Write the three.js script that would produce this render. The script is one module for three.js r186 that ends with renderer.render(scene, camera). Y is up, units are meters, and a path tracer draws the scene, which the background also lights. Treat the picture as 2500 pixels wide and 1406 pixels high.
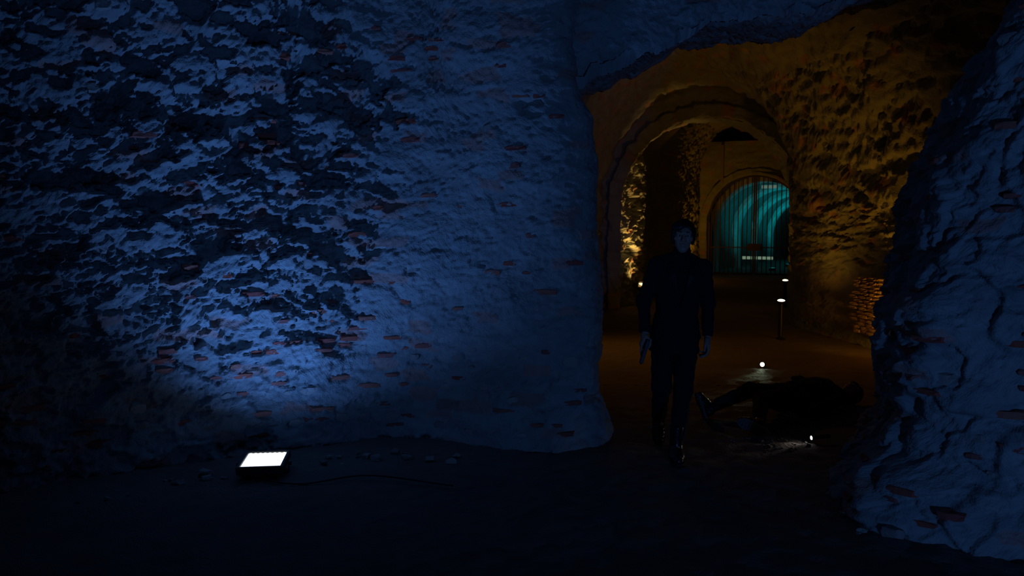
import * as THREE from 'three';
import { RoundedBoxGeometry } from 'three/addons/geometries/RoundedBoxGeometry.js';
import { RectAreaLightUniformsLib } from 'three/addons/lights/RectAreaLightUniformsLib.js';
import { mergeGeometries } from 'three/addons/utils/BufferGeometryUtils.js';
import { createNoise3D } from 'simplex-noise';

// ------------------------------------------------------------------ camera, exposure, world
const W = 2500, H = 1406, F = 2034;                       // focal length in pixels of the 2500 x 1406 frame
const scene = new THREE.Scene();
scene.background = new THREE.Color(0, 0, 0);
const camera = new THREE.PerspectiveCamera(2 * Math.atan(H / 2 / F) * 180 / Math.PI, W / H, 0.05, 120);
camera.position.set(0, 1.74, 0);
camera.rotation.x = -Math.atan(153 / F);
camera.focus = 6.4; camera.userData.fStop = 3.2;
scene.add(camera);
const renderer = new THREE.WebGLRenderer({ antialias: true });
renderer.toneMapping = THREE.LinearToneMapping;
renderer.toneMappingExposure = 1.0;
renderer.outputColorSpace = THREE.SRGBColorSpace;
renderer.shadowMap.enabled = true;
renderer.shadowMap.type = THREE.PCFSoftShadowMap;
RectAreaLightUniformsLib.init();

const BLUE = new THREE.Color().setRGB(0.10, 0.30, 1.0);
const AMBER = new THREE.Color().setRGB(1.0, 0.385, 0.02);
const TEAL = new THREE.Color().setRGB(0.0, 0.58, 0.66);
const GOLD = new THREE.Color().setRGB(1.0, 0.50, 0.10);
const POWER = { flood: 9.4, flood2: 14.5, wallLamp: 3.9, jambLamp: 15, jambFill: 0.4, bollard: 0.9, addedDownLamp: 1.9, passLamp: 4.6, teal: 9.5, torchGreen: 0.5, torchWhite: 0.09 };

// ------------------------------------------------------------------ helpers
function rngOf(seed) { let a = seed >>> 0; return () => { a = (a + 0x6D2B79F5) | 0; let t = Math.imul(a ^ (a >>> 15), 1 | a); t = (t + Math.imul(t ^ (t >>> 7), 61 | t)) ^ t; return ((t ^ (t >>> 14)) >>> 0) / 4294967296; }; }
const n3 = createNoise3D(rngOf(77));
const hash = (a, b = 0, c = 0) => { let h = Math.imul(a | 0, 374761393) + Math.imul(b | 0, 668265263) + Math.imul(c | 0, 2147483647 ^ 0x5bd1e995); h = Math.imul(h ^ (h >>> 13), 1274126177); h ^= h >>> 16; return (h >>> 0) / 4294967296; };
const clamp = (x, a = 0, b = 1) => x < a ? a : x > b ? b : x;
const sstep = (a, b, x) => { const t = clamp((x - a) / (b - a)); return t * t * (3 - 2 * t); };
const lerp = (a, b, t) => a + (b - a) * t;
const interp = (keys, x) => { if (x <= keys[0][0]) return keys[0][1]; for (let i = 1; i < keys.length; i++) if (x <= keys[i][0]) { const a = keys[i - 1], b = keys[i]; return lerp(a[1], b[1], sstep(a[0], b[0], x)); } return keys[keys.length - 1][1]; };
const fbm = (x, y, z, o = 4) => { let s = 0, a = 0.5, f = 1; for (let i = 0; i < o; i++) { s += a * n3(x * f, y * f, z + i * 17.3); a *= 0.5; f *= 2.03; } return s; };
const V = (x, y, z) => new THREE.Vector3(x, y, z);

const used = {};
function numbered(name) { const k = used[name] = (used[name] ?? -1) + 1; return k ? name + '_' + String(k).padStart(3, '0') : name; }
function add(o, name, parent = scene) {
  o.name = parent === scene ? numbered(name) : name;
  o.traverse(m => { if (m.isMesh) { m.castShadow = true; m.receiveShadow = true; } });
  parent.add(o); return o;
}
function tag(o, label, category, group) { o.userData.label = label; o.userData.category = category; if (group) o.userData.group = group; return o; }
function structure(geometry, material, name, label) { const m = add(new THREE.Mesh(geometry, material), name); m.userData.kind = 'structure'; if (label) m.userData.label = label; return m; }
function part(geometry, material, name, parent, label) {
  const twins = parent.children.filter(c => c.name.replace(/_\d{3}$/, '') === name).length;
  const m = add(new THREE.Mesh(geometry, material), twins ? name + '_' + String(twins).padStart(3, '0') : name, parent);
  if (label) m.userData.label = label; return m;
}
function thing(name, label, category, pos = [0, 0, 0], group) { const g = new THREE.Group(); add(g, name); g.position.set(...pos); return tag(g, label, category, group); }

// tileable grain textures
function grainTexture(size, seed, freqs, contrast) {
  const data = new Uint8Array(size * size * 4), r = rngOf(seed), off = r() * 100;
  for (let j = 0; j < size; j++) for (let i = 0; i < size; i++) {
    let v = 0; const a = i / size * Math.PI * 2, b = j / size * Math.PI * 2;
    for (const [f, w] of freqs) { const R = f / (2 * Math.PI); v += w * n3(Math.cos(a) * R + off + Math.cos(b) * R * 0.63, Math.sin(a) * R + Math.sin(b) * R * 0.77, Math.cos(b) * R + Math.sin(b) * R * 0.31 + f); }
    const g = clamp(0.5 + contrast * v) * 255; const k = (j * size + i) * 4; data[k] = data[k + 1] = data[k + 2] = g; data[k + 3] = 255;
  }
  const t = new THREE.DataTexture(data, size, size); t.wrapS = t.wrapT = THREE.RepeatWrapping; t.magFilter = THREE.LinearFilter; t.minFilter = THREE.LinearFilter; t.needsUpdate = true; return t;
}
const stoneGrain = grainTexture(512, 5, [[9, 0.35], [24, 0.35], [60, 0.3], [130, 0.22]], 0.75);
const clothGrain = grainTexture(256, 9, [[40, 0.4], [90, 0.5]], 0.7);
const std = (c, o = {}) => new THREE.MeshStandardMaterial({ color: new THREE.Color().setRGB(...c), roughness: 0.9, ...o });
const M = {
  wall: std([1, 1, 1], { vertexColors: true, roughness: 0.93, bumpMap: stoneGrain, bumpScale: 0.006 }),
  wallFar: std([1, 1, 1], { vertexColors: true, roughness: 0.93, bumpMap: stoneGrain, bumpScale: 0.008 }),
  floor: std([1, 1, 1], { vertexColors: true, roughness: 0.95, bumpMap: stoneGrain, bumpScale: 0.006 }),
  bricks: [[0.52, 0.13, 0.08], [0.44, 0.11, 0.08], [0.52, 0.18, 0.12], [0.40, 0.14, 0.11], [0.48, 0.15, 0.11]].map(c => std(c, { roughness: 0.9, bumpMap: stoneGrain, bumpScale: 0.003 })),
  stones: [[0.40, 0.38, 0.34], [0.33, 0.31, 0.28], [0.46, 0.44, 0.40]].map(c => std(c, { roughness: 0.9, bumpMap: stoneGrain, bumpScale: 0.003 })),
  paleBricks: [[0.46, 0.33, 0.22], [0.40, 0.27, 0.17], [0.50, 0.37, 0.26]].map(c => std(c, { roughness: 0.9, bumpMap: stoneGrain, bumpScale: 0.003 })),
  black: std([0.012, 0.012, 0.013], { roughness: 0.55 }),
  darkMetal: std([0.035, 0.036, 0.038], { roughness: 0.45, metalness: 0.6 }),
  gunMetal: std([0.014, 0.014, 0.016], { roughness: 0.5, metalness: 0.3 }),
  castMetal: std([0.10, 0.10, 0.105], { roughness: 0.5, metalness: 0.8 }),
  ironBar: std([0.11, 0.075, 0.05], { roughness: 0.7, metalness: 0.15 }),
  rubber: std([0.015, 0.015, 0.015], { roughness: 0.7 }),
};
function stdUV(g, s = 1) { const p = g.attributes.position, uv = new Float32Array(p.count * 2); for (let i = 0; i < p.count; i++) { uv[2 * i] = (p.getX(i) + p.getZ(i) * 0.6) * s; uv[2 * i + 1] = (p.getY(i) + p.getZ(i) * 0.5) * s; } g.setAttribute('uv', new THREE.BufferAttribute(uv, 2)); return g; }

// a grid surface: fn(i/nu, j/nv) -> {p:[x,y,z], c:[r,g,b], uv:[u,v]} ; keep(a) drops quads
function gridSurface(nu, nv, fn, flip = false) {
  const n = (nu + 1) * (nv + 1), pos = new Float32Array(n * 3), col = new Float32Array(n * 3), uv = new Float32Array(n * 2), idx = [];
  for (let j = 0, k = 0; j <= nv; j++) for (let i = 0; i <= nu; i++, k++) { const q = fn(i / nu, j / nv); pos.set(q.p, k * 3); col.set(q.c, k * 3); uv.set(q.uv, k * 2); }
  for (let j = 0; j < nv; j++) for (let i = 0; i < nu; i++) { const a = j * (nu + 1) + i, b = a + 1, c = a + nu + 1, d = c + 1; flip ? idx.push(a, d, b, a, c, d) : idx.push(a, b, d, a, d, c); }
  const g = new THREE.BufferGeometry(); g.setAttribute('position', new THREE.BufferAttribute(pos, 3)); g.setAttribute('color', new THREE.BufferAttribute(col, 3)); g.setAttribute('uv', new THREE.BufferAttribute(uv, 2));
  g.setIndex(new THREE.BufferAttribute(new Uint32Array(idx), 1)); g.computeVertexNormals(); return g;
}

// ------------------------------------------------------------------ masonry
const COURSE = 0.078, CELL = 0.21;
function stoneCell(s, h, seed) { const row = Math.floor(h / COURSE), x = s / CELL + hash(row, seed) * 3, col = Math.floor(x); return { row, col, fx: x - col, fy: h / COURSE - row, r: hash(row, col, seed) }; }
// depth of old rubble masonry along its normal: e = how eroded, 0 (mortared smooth) to 1 (fallen open)
function masonry(s, h, seed, e, fine = 1) {
  const ws = s + 0.06 * n3(s * 4, h * 7, seed + 7) + 0.02 * n3(s * 14, h * 20, seed + 8), wh = h + 0.03 * n3(s * 3, h * 6, seed + 3) + 0.012 * n3(s * 13, h * 19, seed + 4);
  let d = 0.075 * fbm(s * 0.6, h * 0.9, seed, 3);
  const rag = 0.13 * n3(s * 8, h * 12, seed + 5) + 0.12 * n3(s * 19, h * 26, seed + 6) + 0.06 * fine * n3(s * 34, h * 42, seed + 9);
  const zone = 0.16 * n3(s * 0.8, h * 1.1, seed + 15);
  const L = sstep(0.10, 0.24, n3(ws * 2.0, wh * 3.1, seed + 11) + rag + zone), Md = sstep(0.12, 0.24, n3(ws * 4.8, wh * 7.6, seed + 23) + rag + zone), S = sstep(0.16, 0.34, n3(ws * 11.5, wh * 17, seed + 31) + rag + zone);
  d -= e * (0.10 * L + 0.065 * Md) + (0.003 + 0.026 * e) * S * (0.3 + 0.7 * sstep(-0.25, 0.25, n3(s * 1.4, h * 2.0, seed + 33)));
  const c = stoneCell(ws, wh, seed), ex = Math.min(c.fx, 1 - c.fx) * CELL, ey = Math.min(c.fy, 1 - c.fy) * COURSE, ed = Math.min(ex, ey);
  const prot = (c.r - 0.5) * (0.007 + 0.024 * e) - (c.r < 0.10 * e ? 0.03 : 0);
  d += prot * sstep(0.002, 0.018, ed) - (0.002 + 0.005 * e) * (1 - sstep(0.0, 0.014, ed));
  if (fine) d += (0.003 + 0.006 * e) * n3(s * 19, h * 24, seed + 41) + (0.0016 + 0.002 * e) * n3(s * 34, h * 38, seed + 43); d -=  (0.012 + 0.01 * e) * sstep(0.55, 0.72, n3(s * 6, h * 15, seed + 45));
  return d;
}
function masonryColour(s, h, seed, tone = 1) {
  const a = 0.5 + 0.5 * fbm(s * 1.1, h * 1.3, seed + 60, 3), b = 0.5 + 0.5 * n3(s * 9, h * 13, seed + 66), c = stoneCell(s + 0.06 * n3(s * 4, h * 7, seed + 7), h + 0.03 * n3(s * 3, h * 6, seed + 3), seed);
  const v = tone * (0.27 + 0.12 * a + 0.06 * b + 0.08 * (hash(c.row, c.col, seed + 5) - 0.5)), red = hash(c.row, c.col, seed + 9) < 0.10 ? 0.6 : 0.05 * n3(s * 3, h * 3, seed + 80);
  return [v * (0.86 + red * 0.5), v * (0.96 - red * 0.3), v * (0.94 - red * 0.45)];
}
// a wall along a plan path, facing left of its run; opt: h0,h1, lean(h,s), shift(h,t)->[dx,dz], erosion(s,h), res, extra(s,h)
function makeWall(points, opt) {
  const curve = new THREE.CatmullRomCurve3(points.map(p => V(p[0], 0, p[1])), false, 'centripetal'), N = 600; curve.arcLengthDivisions = N;
  const len = curve.getLength(), pts = curve.getSpacedPoints(N), at = s => { const x = clamp(s / len) * N, i = Math.min(N - 1, Math.floor(x)), f = x - i, a = pts[i], b = pts[i + 1]; const dx = b.x - a.x, dz = b.z - a.z, l = Math.hypot(dx, dz); return [lerp(a.x, b.x, f), lerp(a.z, b.z, f), -dz / l, dx / l]; };
  const base = (s, h) => { const [x, z] = at(s); const a = at(Math.max(0, s - 0.12)), b = at(Math.min(len, s + 0.12)); const tx = b[0] - a[0], tz = b[1] - a[1], l = Math.hypot(tx, tz) || 1; const nx = -tz / l, nz = tx / l; const sh = opt.shift ? opt.shift(h, s, len) : [0, 0]; const o = opt.lean ? opt.lean(h, s) : 0; return [x + sh[0] + nx * o, z + sh[1] + nz * o, nx, nz]; };
  const disp = (s, h) => masonry(s, h, opt.seed, opt.erosion(s, h), opt.res < 0.02 ? 1 : 0) * (opt.gain ?? 1) + (opt.extra ? opt.extra(s, h) : 0);
  const point = (s, h, out = 0) => { const b = base(s, h), d = disp(s, h) + out; return [b[0] + b[2] * d, h, b[1] + b[3] * d]; };
  const res = opt.res, nu = Math.round(len / res), nv = Math.round((opt.h1 - opt.h0) / res);
  const geometry = gridSurface(nu, nv, (u, v) => { const s = u * len, h = lerp(opt.h0, opt.h1, v); return { p: point(s, h), c: opt.colour ? opt.colour(s, h) : masonryColour(s, h, opt.seed, opt.tone), uv: [s, h] }; });
  return { geometry, base, point, len, disp };
}
// brick and stone pieces that sit in a wall, proud of its mortar
function pieceGeometry(seed, rounded) {
  const r = rngOf(seed), g = new THREE.BoxGeometry(1, 1, 1, 3, 2, 1).toNonIndexed(), p = g.attributes.position, moved = {};
  for (let i = 0; i < p.count; i++) {
    const k = [p.getX(i), p.getY(i), p.getZ(i)].map(v => v.toFixed(2)).join();
    if (!moved[k]) { let x = p.getX(i), y = p.getY(i), z = p.getZ(i); const ends = Math.abs(x) > 0.4, tops = Math.abs(y) > 0.4; if (z > 0) { if (ends) x *= rounded ? 0.78 : 0.94; if (tops) y *= rounded ? 0.7 : 0.84; if (ends && tops) { x *= rounded ? 0.85 : 0.96; y *= 0.8; z -= 0.12; } } else if (rounded && ends && tops) { x *= 0.8; y *= 0.8; } x += (r() - 0.5) * 0.08; y += (r() - 0.5) * 0.14; z += (r() - 0.5) * 0.12; moved[k] = [x, y, z]; }
    p.setXYZ(i, ...moved[k]);
  }
  g.computeVertexNormals(); return stdUV(g, 0.3);
}
const brickShapes = [1, 2, 3, 4, 5, 6].map(s => pieceGeometry(s, false)), stoneShapes = [11, 12, 13, 14].map(s => pieceGeometry(s, true));
function placePieces(mesh, wall, list) {             // list of {s,h,w,t,kind,out,mat,shape,score}; the 300 that show largest as parts
  list.sort((a, b) => b.score - a.score);
  const m4 = new THREE.Matrix4(), rest = { brick: [], stone: [] }, count = { brick: 0, stone: 0 };
  for (const q of list) {
    const b = wall.base(q.s, q.h); let d = -9; for (const k of [-0.35, 0, 0.35]) d = Math.max(d, wall.disp(q.s + k * q.w, q.h)); d = lerp(d, wall.disp(q.s, q.h), 0.4);
    const g = q.shape, depth = q.depth ?? 0.07, out = d + (q.out ?? 0.006) - depth / 2, yaw = Math.atan2(b[2], b[3]);
    m4.makeRotationFromEuler(new THREE.Euler((q.tip ?? 0), yaw + (q.twist ?? 0), q.roll ?? 0, 'YXZ')); m4.setPosition(b[0] + b[2] * out, q.h, b[1] + b[3] * out); m4.scale(V(q.w, q.t, depth));
    if (count[q.kind]++ < 300) { const o = part(g, q.mat, q.kind, mesh); m4.decompose(o.position, o.quaternion, o.scale); }
    else rest[q.kind].push([g.clone().applyMatrix4(m4), q.mat]);
  }
  for (const kind of ['brick', 'stone']) { if (!rest[kind].length) continue; const o = part(mergeGeometries(rest[kind].map(r => r[0])), rest[kind][0][1], kind === 'brick' ? 'small_bricks' : 'small_stones', mesh); o.userData.kind = 'stuff'; }
}
function pieceField(wall, opt) {                      // bricks in courses with the density opt.brick(s,h), stones opt.stone(s,h)
  const r = rngOf(opt.seed), list = [];
  for (let h = opt.h0; h < opt.h1; h += COURSE) for (let s = opt.s0; s < opt.s1;) {
    const w = 0.08 + 0.14 * r(), t = 0.030 + 0.02 * r(), k = r(), pb = opt.brick(s, h), ps = opt.stone ? opt.stone(s, h) : 0, jit = (r() - 0.5) * 0.03, q = r();
    if (k < pb) list.push({ s: s + w / 2, h: h + jit, w: w * 0.95, t, kind: 'brick', mat: M.bricks[Math.floor(q * 5)], shape: brickShapes[Math.floor(r() * 6)], out: opt.out ?? 0.006 * r() - 0.001, roll: (r() - 0.5) * 0.08, twist: (r() - 0.5) * 0.12, score: w * t });
    else if (k < pb + ps) { const a = 0.06 + 0.10 * r(); list.push({ s: s + w / 2, h: h + jit, w: a, t: a * (0.45 + 0.3 * r()), kind: 'stone', mat: M.stones[Math.floor(q * 3)], shape: stoneShapes[Math.floor(r() * 4)], out: 0.012 * r(), roll: (r() - 0.5) * 0.5, twist: (r() - 0.5) * 0.3, score: a * a }); }
    s += w + 0.012;
  }
  return list;
}
// part by part of the scene follows

// ------------------------------------------------------------------ the blue-lit near chamber: left wall and pier, lintel, right pier, floor
const pits = (list, s, h) => { let d = 0; for (const [ps, ph, rx, ry, depth] of list) { const q = Math.hypot((s - ps) / rx, (h - ph) / ry) + 0.42 * n3(s * 6, h * 8, ps) + 0.26 * n3(s * 16, h * 19, ps) + 0.1 * n3(s * 38, h * 42, ps); d -= depth * (1 - sstep(0.62, 1.0, q)) * (0.75 + 0.35 * n3(s * 13, h * 15, ps + 5)); } return d; };
const leftPath = [[-6.6, -2.6], [-5.0, -4.1], [-3.55, -5.4], [-2.5, -6.22], [-1.8, -6.62], [-1.15, -6.86], [-0.5, -6.86], [0.0, -6.74], [0.45, -6.6], [0.66, -6.66], [0.74, -7.0], [0.72, -7.5], [0.66, -8.2], [0.2, -8.55]];
const leftCorner = 8.05;                                     // run of the wall at which the pier starts
const leftOpt = {
  seed: 3, h0: -0.12, h1: 4.5, res: 0.0135,
  erosion: (s, h) => { const left = 1 - sstep(6.4, 7.2, s + 0.4 * n3(s * 1.2, h * 1.2, 5)); return clamp(0.13 + 0.87 * left * lerp(0.4, 1, sstep(0.6, 1.4, h + 0.3 * n3(s, h, 9))) + 0.25 * sstep(2.3, 2.9, h) * (1 - sstep(6.6, 7.2, s))); },
  lean: (h, s) => Math.max(0, h - 1.0) ** 2 * lerp(0.125, 0.02, sstep(5.6, 7.4, s)) + Math.max(0, 0.75 - h) ** 2 * lerp(0.42, 0.2, sstep(6.6, 7.6, s)),
  shift: (h, s, len) => { const k = sstep(7.3, 8.1, s); return [k * interp([[0, 0.03], [0.35, 0.02], [0.9, 0.01], [1.4, 0.0], [1.75, -0.03], [2.25, -0.05], [2.55, -0.12], [2.8, -0.24], [3.1, -0.3]], h), k * (1 - sstep(8.3, 9, s)) * Math.max(0, 0.6 - h) * 0.5]; },
  extra: (s, h) => pits([[5.6, 2.48, 0.16, 0.10, 0.24], [4.92, 2.07, 0.17, 0.08, 0.16], [5.1, 2.56, 0.2, 0.13, 0.16], [5.6, 0.86, 0.055, 0.055, 0.22], [5.62, 1.8, 0.32, 0.075, 0.13], [6.6, 2.1, 0.22, 0.08, 0.13], [6.5, 1.69, 0.26, 0.055, 0.12], [6.33, 2.9, 0.05, 0.25, 0.16], [6.27, 1.1, 0.12, 0.055, 0.1], [7.02, 2.64, 0.28, 0.11, 0.1], [6.78, 1.34, 0.2, 0.05, 0.08], [5.35, 1.5, 0.2, 0.06, 0.1], [5.95, 2.3, 0.16, 0.05, 0.1], [6.2, 2.62, 0.18, 0.06, 0.1]], s, h),
};
const leftWall = makeWall(leftPath, leftOpt);
const wallLeft = structure(leftWall.geometry, M.wall, 'wall_left', 'rough eroded masonry wall and pier washed in blue light');
placePieces(wallLeft, leftWall, pieceField(leftWall, {
  seed: 31, s0: 3.2, s1: 8.6, h0: 0.1, h1: 3.3,
  brick: (s, h) => { const n = 0.5 + 0.5 * n3(s * 1.1, h * 1.6, 91); const low = 1 - sstep(0.7, 1.3, h); const mid = sstep(5.0, 5.6, s) * (1 - sstep(7.4, 8.0, s)) * sstep(0.3, 0.5, h) * (1 - sstep(1.15, 1.5, h)); return (s < 5.6 ? 0.02 + 0.20 * low * n : 0.05 + 0.16 * n * n + 0.10 * low * n) + 0.22 * mid * n; },
  stone: (s, h) => h < 0.75 ? 0.13 : 0.015,
}));

// lintel over the opening: front face, soffit and back, with a ragged arched lower edge
const lintelEdge = x => interp([[0.0, 2.55], [0.34, 2.70], [0.5, 2.83], [0.75, 2.94], [1.1, 3.09], [1.7, 3.36], [2.4, 3.42], [3.2, 3.7], [4.3, 3.95]], x) + 0.025 * n3(x * 5, 1, 2) + 0.012 * n3(x * 14, 1, 5);
structure(gridSurface(300, 190, (u, v) => {
  const x = lerp(0.05, 4.3, u), e = lintelEdge(x), q = v * 3.4; let y, z, ny = 0, nz = 0;
  if (q < 1.9) { y = lerp(4.6, e, q / 1.9); z = -6.74; nz = 1; } else if (q < 3.3) { const t = (q - 1.9) / 1.4; y = e + 0.06 * t; z = -6.74 - 1.5 * t; ny = -1; } else { y = e + 0.06 + (q - 3.3) * 18; z = -8.24; nz = -1; }
  const k = sstep(1.6, 1.9, q) * (1 - sstep(1.9, 2.2, q)); const d = masonry(x + 20, nz > 0 ? y : y - z, 3, 0.2) - 0.05 * k;
  return { p: [x, y + ny * d, z + nz * d], c: masonryColour(x + 20, nz > 0 ? y : y - z, 3), uv: [x, y - z] };
}, true), M.wall, 'wall_lintel', 'rough masonry head of the opening');

const rightPath = [[4.6, -7.6], [3.5, -7.2], [2.78, -6.2], [2.58, -5.55], [2.44, -5.0], [2.42, -4.68], [2.66, -4.42], [3.1, -4.16], [3.7, -3.8], [4.6, -3.1]];
const rightWall = makeWall(rightPath, {
  seed: 8, h0: -0.12, h1: 4.4, res: 0.0125,
  erosion: (s, h) => 0.13 + 0.5 * (1 - sstep(3.1, 3.6, s)),
  shift: (h, s) => { const rear = 1 - sstep(2.7, 3.3, s), front = sstep(2.7, 3.3, s) * (1 - sstep(3.6, 5.2, s)); return [rear * interp([[0, -0.06], [0.5, -0.04], [1.1, -0.03], [1.4, 0.0], [1.8, 0.05], [2.1, 0.2], [2.4, 0.36], [2.8, 0.58], [3.4, 1.0]], h) + front * interp([[0, -0.30], [0.27, -0.24], [0.42, -0.14], [0.57, -0.1], [0.92, -0.13], [1.2, -0.12], [1.35, -0.09], [1.74, 0.0], [2.1, 0.12], [2.45, 0.24], [3.2, 0.6]], h), 0]; },
  lean: (h) => Math.max(0, 0.4 - h) * 0.3,
  extra: (s, h) => {
    const lump = (cs, ch, w, t, d) => { const q = Math.max(Math.abs(s - cs + 0.03 * n3(s * 6, h * 6, cs)) / w, Math.abs(h - ch + 0.02 * n3(s * 7, h * 7, cs + 3)) / t); return d * (1 - sstep(0.82, 1.02, q)); };
    return lump(3.55, 1.42, 0.11, 0.10, 0.05) + lump(3.5, 2.42, 0.22, 0.1, 0.045) + lump(3.32, 1.55, 0.13, 0.16, 0.05) + lump(3.75, 0.95, 0.2, 0.12, 0.03) + lump(4.0, 2.1, 0.25, 0.2, 0.03) + 0.05 * sstep(0.0, 0.3, n3(s * 2.6, h * 2.2, 71)) - 0.03 * sstep(0.1, 0.25, n3(s * 4.5, h * 5.5, 75)) + pits([[4.55, 0.75, 0.12, 0.07, 0.05], [3.42, 1.9, 0.05, 0.24, 0.09]], s, h);
  },
});
const wallRight = structure(rightWall.geometry, M.wall, 'wall_right', 'broken end of the near right wall, rough stone in dim blue light');
placePieces(wallRight, rightWall, pieceField(rightWall, {
  seed: 47, s0: 3.2, s1: 5.4, h0: 0.1, h1: 3.0,
  brick: (s, h) => { const n = 0.5 + 0.5 * n3(s * 1.3, h * 1.8, 44); return (h < 1.35 ? 0.10 + 0.3 * n * n : 0.04 + 0.14 * n * n); }, stone: () => 0.03,
}));

// floor of trodden earth, running through the opening into the tunnel
const floorHeight = (x, z) => 0.018 * fbm(x * 0.9, z * 0.9, 3, 3) + 0.010 * n3(x * 5, z * 5, 4) + 0.006 * n3(x * 15, z * 15, 5) + 0.12 * sstep(-24.6, -25.4, z - 0.38 * (x - 6));
const earth = (x, z) => { const a = 0.5 + 0.5 * fbm(x * 0.8, z * 0.8, 30, 3), b = 0.5 + 0.5 * n3(x * 7, z * 7, 33), v = 0.125 + 0.07 * a + 0.035 * b; return [v * 1.08, v * 0.92, v * 0.78]; };
const floorPart = (x0, x1, z0, z1, res) => gridSurface(Math.round((x1 - x0) / res), Math.round((z1 - z0) / res), (u, v) => { const x = lerp(x0, x1, u), z = lerp(z1, z0, v); return { p: [x, floorHeight(x, z), z], c: earth(x, z), uv: [x, z] }; });
const floor = structure(mergeGeometries([floorPart(-7, 7, -9, 5, 0.05), floorPart(-3, 9, -18.1, -9, 0.06), floorPart(0, 15, -44, -18.1, 0.12)]), M.floor, 'floor', 'dark trodden earth floor');
{ // loose stones on the floor by the second torch and along the foot of the walls
  const r = rngOf(12), put = (x, z, a) => { const o = part(stoneShapes[Math.floor(r() * 4)], M.stones[Math.floor(r() * 3)], 'stone', floor); o.position.set(x, floorHeight(x, z) + a * 0.16, z); o.rotation.set((r() - 0.5) * 0.5, r() * 6, (r() - 0.5) * 0.5); o.scale.set(a, a * 0.6, a * 0.8); };
  for (let i = 0; i < 60; i++) put(1.75 + 0.62 * r(), -6.72 + 0.5 * r(), 0.012 + 0.03 * r() * r());
  for (let i = 0; i < 34; i++) { const t = r(), b = leftWall.base(lerp(4.4, 8.0, t), 0), o = 0.33 + 0.3 * r(); put(b[0] + b[2] * o, b[1] + b[3] * o, 0.03 + 0.09 * r() * r()); }
  for (let i = 0; i < 12; i++) put(1.95 + 0.3 * r(), -5.1 + 0.6 * r(), 0.03 + 0.09 * r());
}

// the rest of the near chamber, behind and beside the camera, with the roof over it
const slabColour = (a, b) => masonryColour(a, b, 19);
const coarse = (name, nu, nv, fn, flip) => structure(gridSurface(nu, nv, (u, v) => { const q = fn(u, v), d = 0.12 * fbm(q[0] * 0.7 + q[2] * 0.4, q[1] * 0.7 + q[2] * 0.5, 9, 4); return { p: [q[0] + q[3] * d, q[1] + q[4] * d, q[2] + q[5] * d], c: slabColour(q[0] + q[2], q[1] + q[2]), uv: [q[0] + q[2], q[1] + q[2] * 0.7] }; }, flip), M.wallFar, name);
coarse('ceiling', 120, 110, (u, v) => [lerp(-7, 7, u), 4.35, lerp(5, -8.6, v), 0, -1, 0], true);
coarse('wall_back', 90, 40, (u, v) => [lerp(7, -7, u), lerp(-0.2, 4.6, v), 4.6, 0, 0, -1]);
coarse('wall_near_left', 70, 40, (u, v) => [-6.5, lerp(-0.2, 4.6, v), lerp(5, -3.2, u), 1, 0, 0]);
coarse('wall_near_right', 70, 40, (u, v) => [4.9, lerp(-0.2, 4.6, v), lerp(-3.6, 5, u), -1, 0, 0]);

// ------------------------------------------------------------------ the amber tunnel beyond the opening
const tl = z => interp([[-18.2, 2.05], [-15.5, 1.5], [-12.5, 0.75], [-8.2, 0.1]], z), tr = z => interp([[-18.2, 6.3], [-17.4, 6.0], [-14.3, 4.86], [-11.4, 5.08], [-10.2, 5.28], [-8.2, 5.9]], z);
const springOf = 2.0, crownOf = z => lerp(4.9, 4.55, (-z - 8) / 10);
// point of the section at z: a in 0..1 runs from the left foot over the crown to the right foot
function tunnelPoint(a, z) {
  const l = tl(z), r = tr(z), cx = (l + r) / 2, hw = (r - l) / 2, rise = crownOf(z) - springOf, A = 0.24;
  if (a < A) return [l, springOf * a / A, 1, 0]; if (a > 1 - A) return [r, springOf * (1 - a) / A, -1, 0];
  const th = Math.PI * (1 - (a - A) / (1 - 2 * A)), c = Math.cos(th), s = Math.sin(th); return [cx + hw * c, springOf + rise * s, -c, -s];
}
const tunnelRun = a => a * 11;
function tunnelSkin(a0, a1, res, erosion, gain, z0 = -8.2, z1 = -18.1) {
  return gridSurface(Math.round((z0 - z1) / res), Math.round((a1 - a0) * 11 / res), (u, v) => {
    const z = lerp(z0, z1, u), a = lerp(a0, a1, v), q = tunnelPoint(a, z), e = erosion(a, z), d = masonry(-z * 0.5 + 40, tunnelRun(a), 14, e, 0) * gain(a, z);
    let c = masonryColour(-z + 40, tunnelRun(a), 14, 1);
    if (a > 0.76) { const h = springOf * (1 - a) / 0.24, pl = sstep(0.0, 0.06, Math.min(-z - 11.9, 13.75 + z, h - 0.22, 1.02 + 0.12 * n3(z * 3, 1, 4) - h) + 0.05 * n3(z * 4, h * 4, 8)); c = c.map((x, i) => lerp(x, [0.50, 0.46, 0.40][i], pl * 0.75)); }
    return { p: [q[0] + q[2] * d, q[1] + q[3] * d, z], c, uv: [-z, tunnelRun(a)] };
  });
}
const rightErosion = (a, z) => { const h = springOf * (1 - a) / 0.24, plaster = a > 0.76 ? 1 - sstep(1.0, 1.25, h + 0.15 * n3(z * 2, h * 2, 6)) : 0; return lerp(0.62, 0.12, plaster); };
structure(tunnelSkin(0, 0.3, 0.06, () => 0.6, () => 1), M.wallFar, 'wall_tunnel_left', 'left wall of the amber tunnel');
structure(tunnelSkin(0.29, 0.62, 0.045, () => 0.35, () => 1.0), M.wallFar, 'ceiling_tunnel', 'vault of the amber tunnel');
const wallTunnelRight = structure(tunnelSkin(0.61, 1, 0.028, rightErosion, (a) => a > 0.76 ? 0.85 : 1.0), M.wallFar, 'wall_tunnel_right', 'rough right wall of the tunnel raked by amber light');
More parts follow.
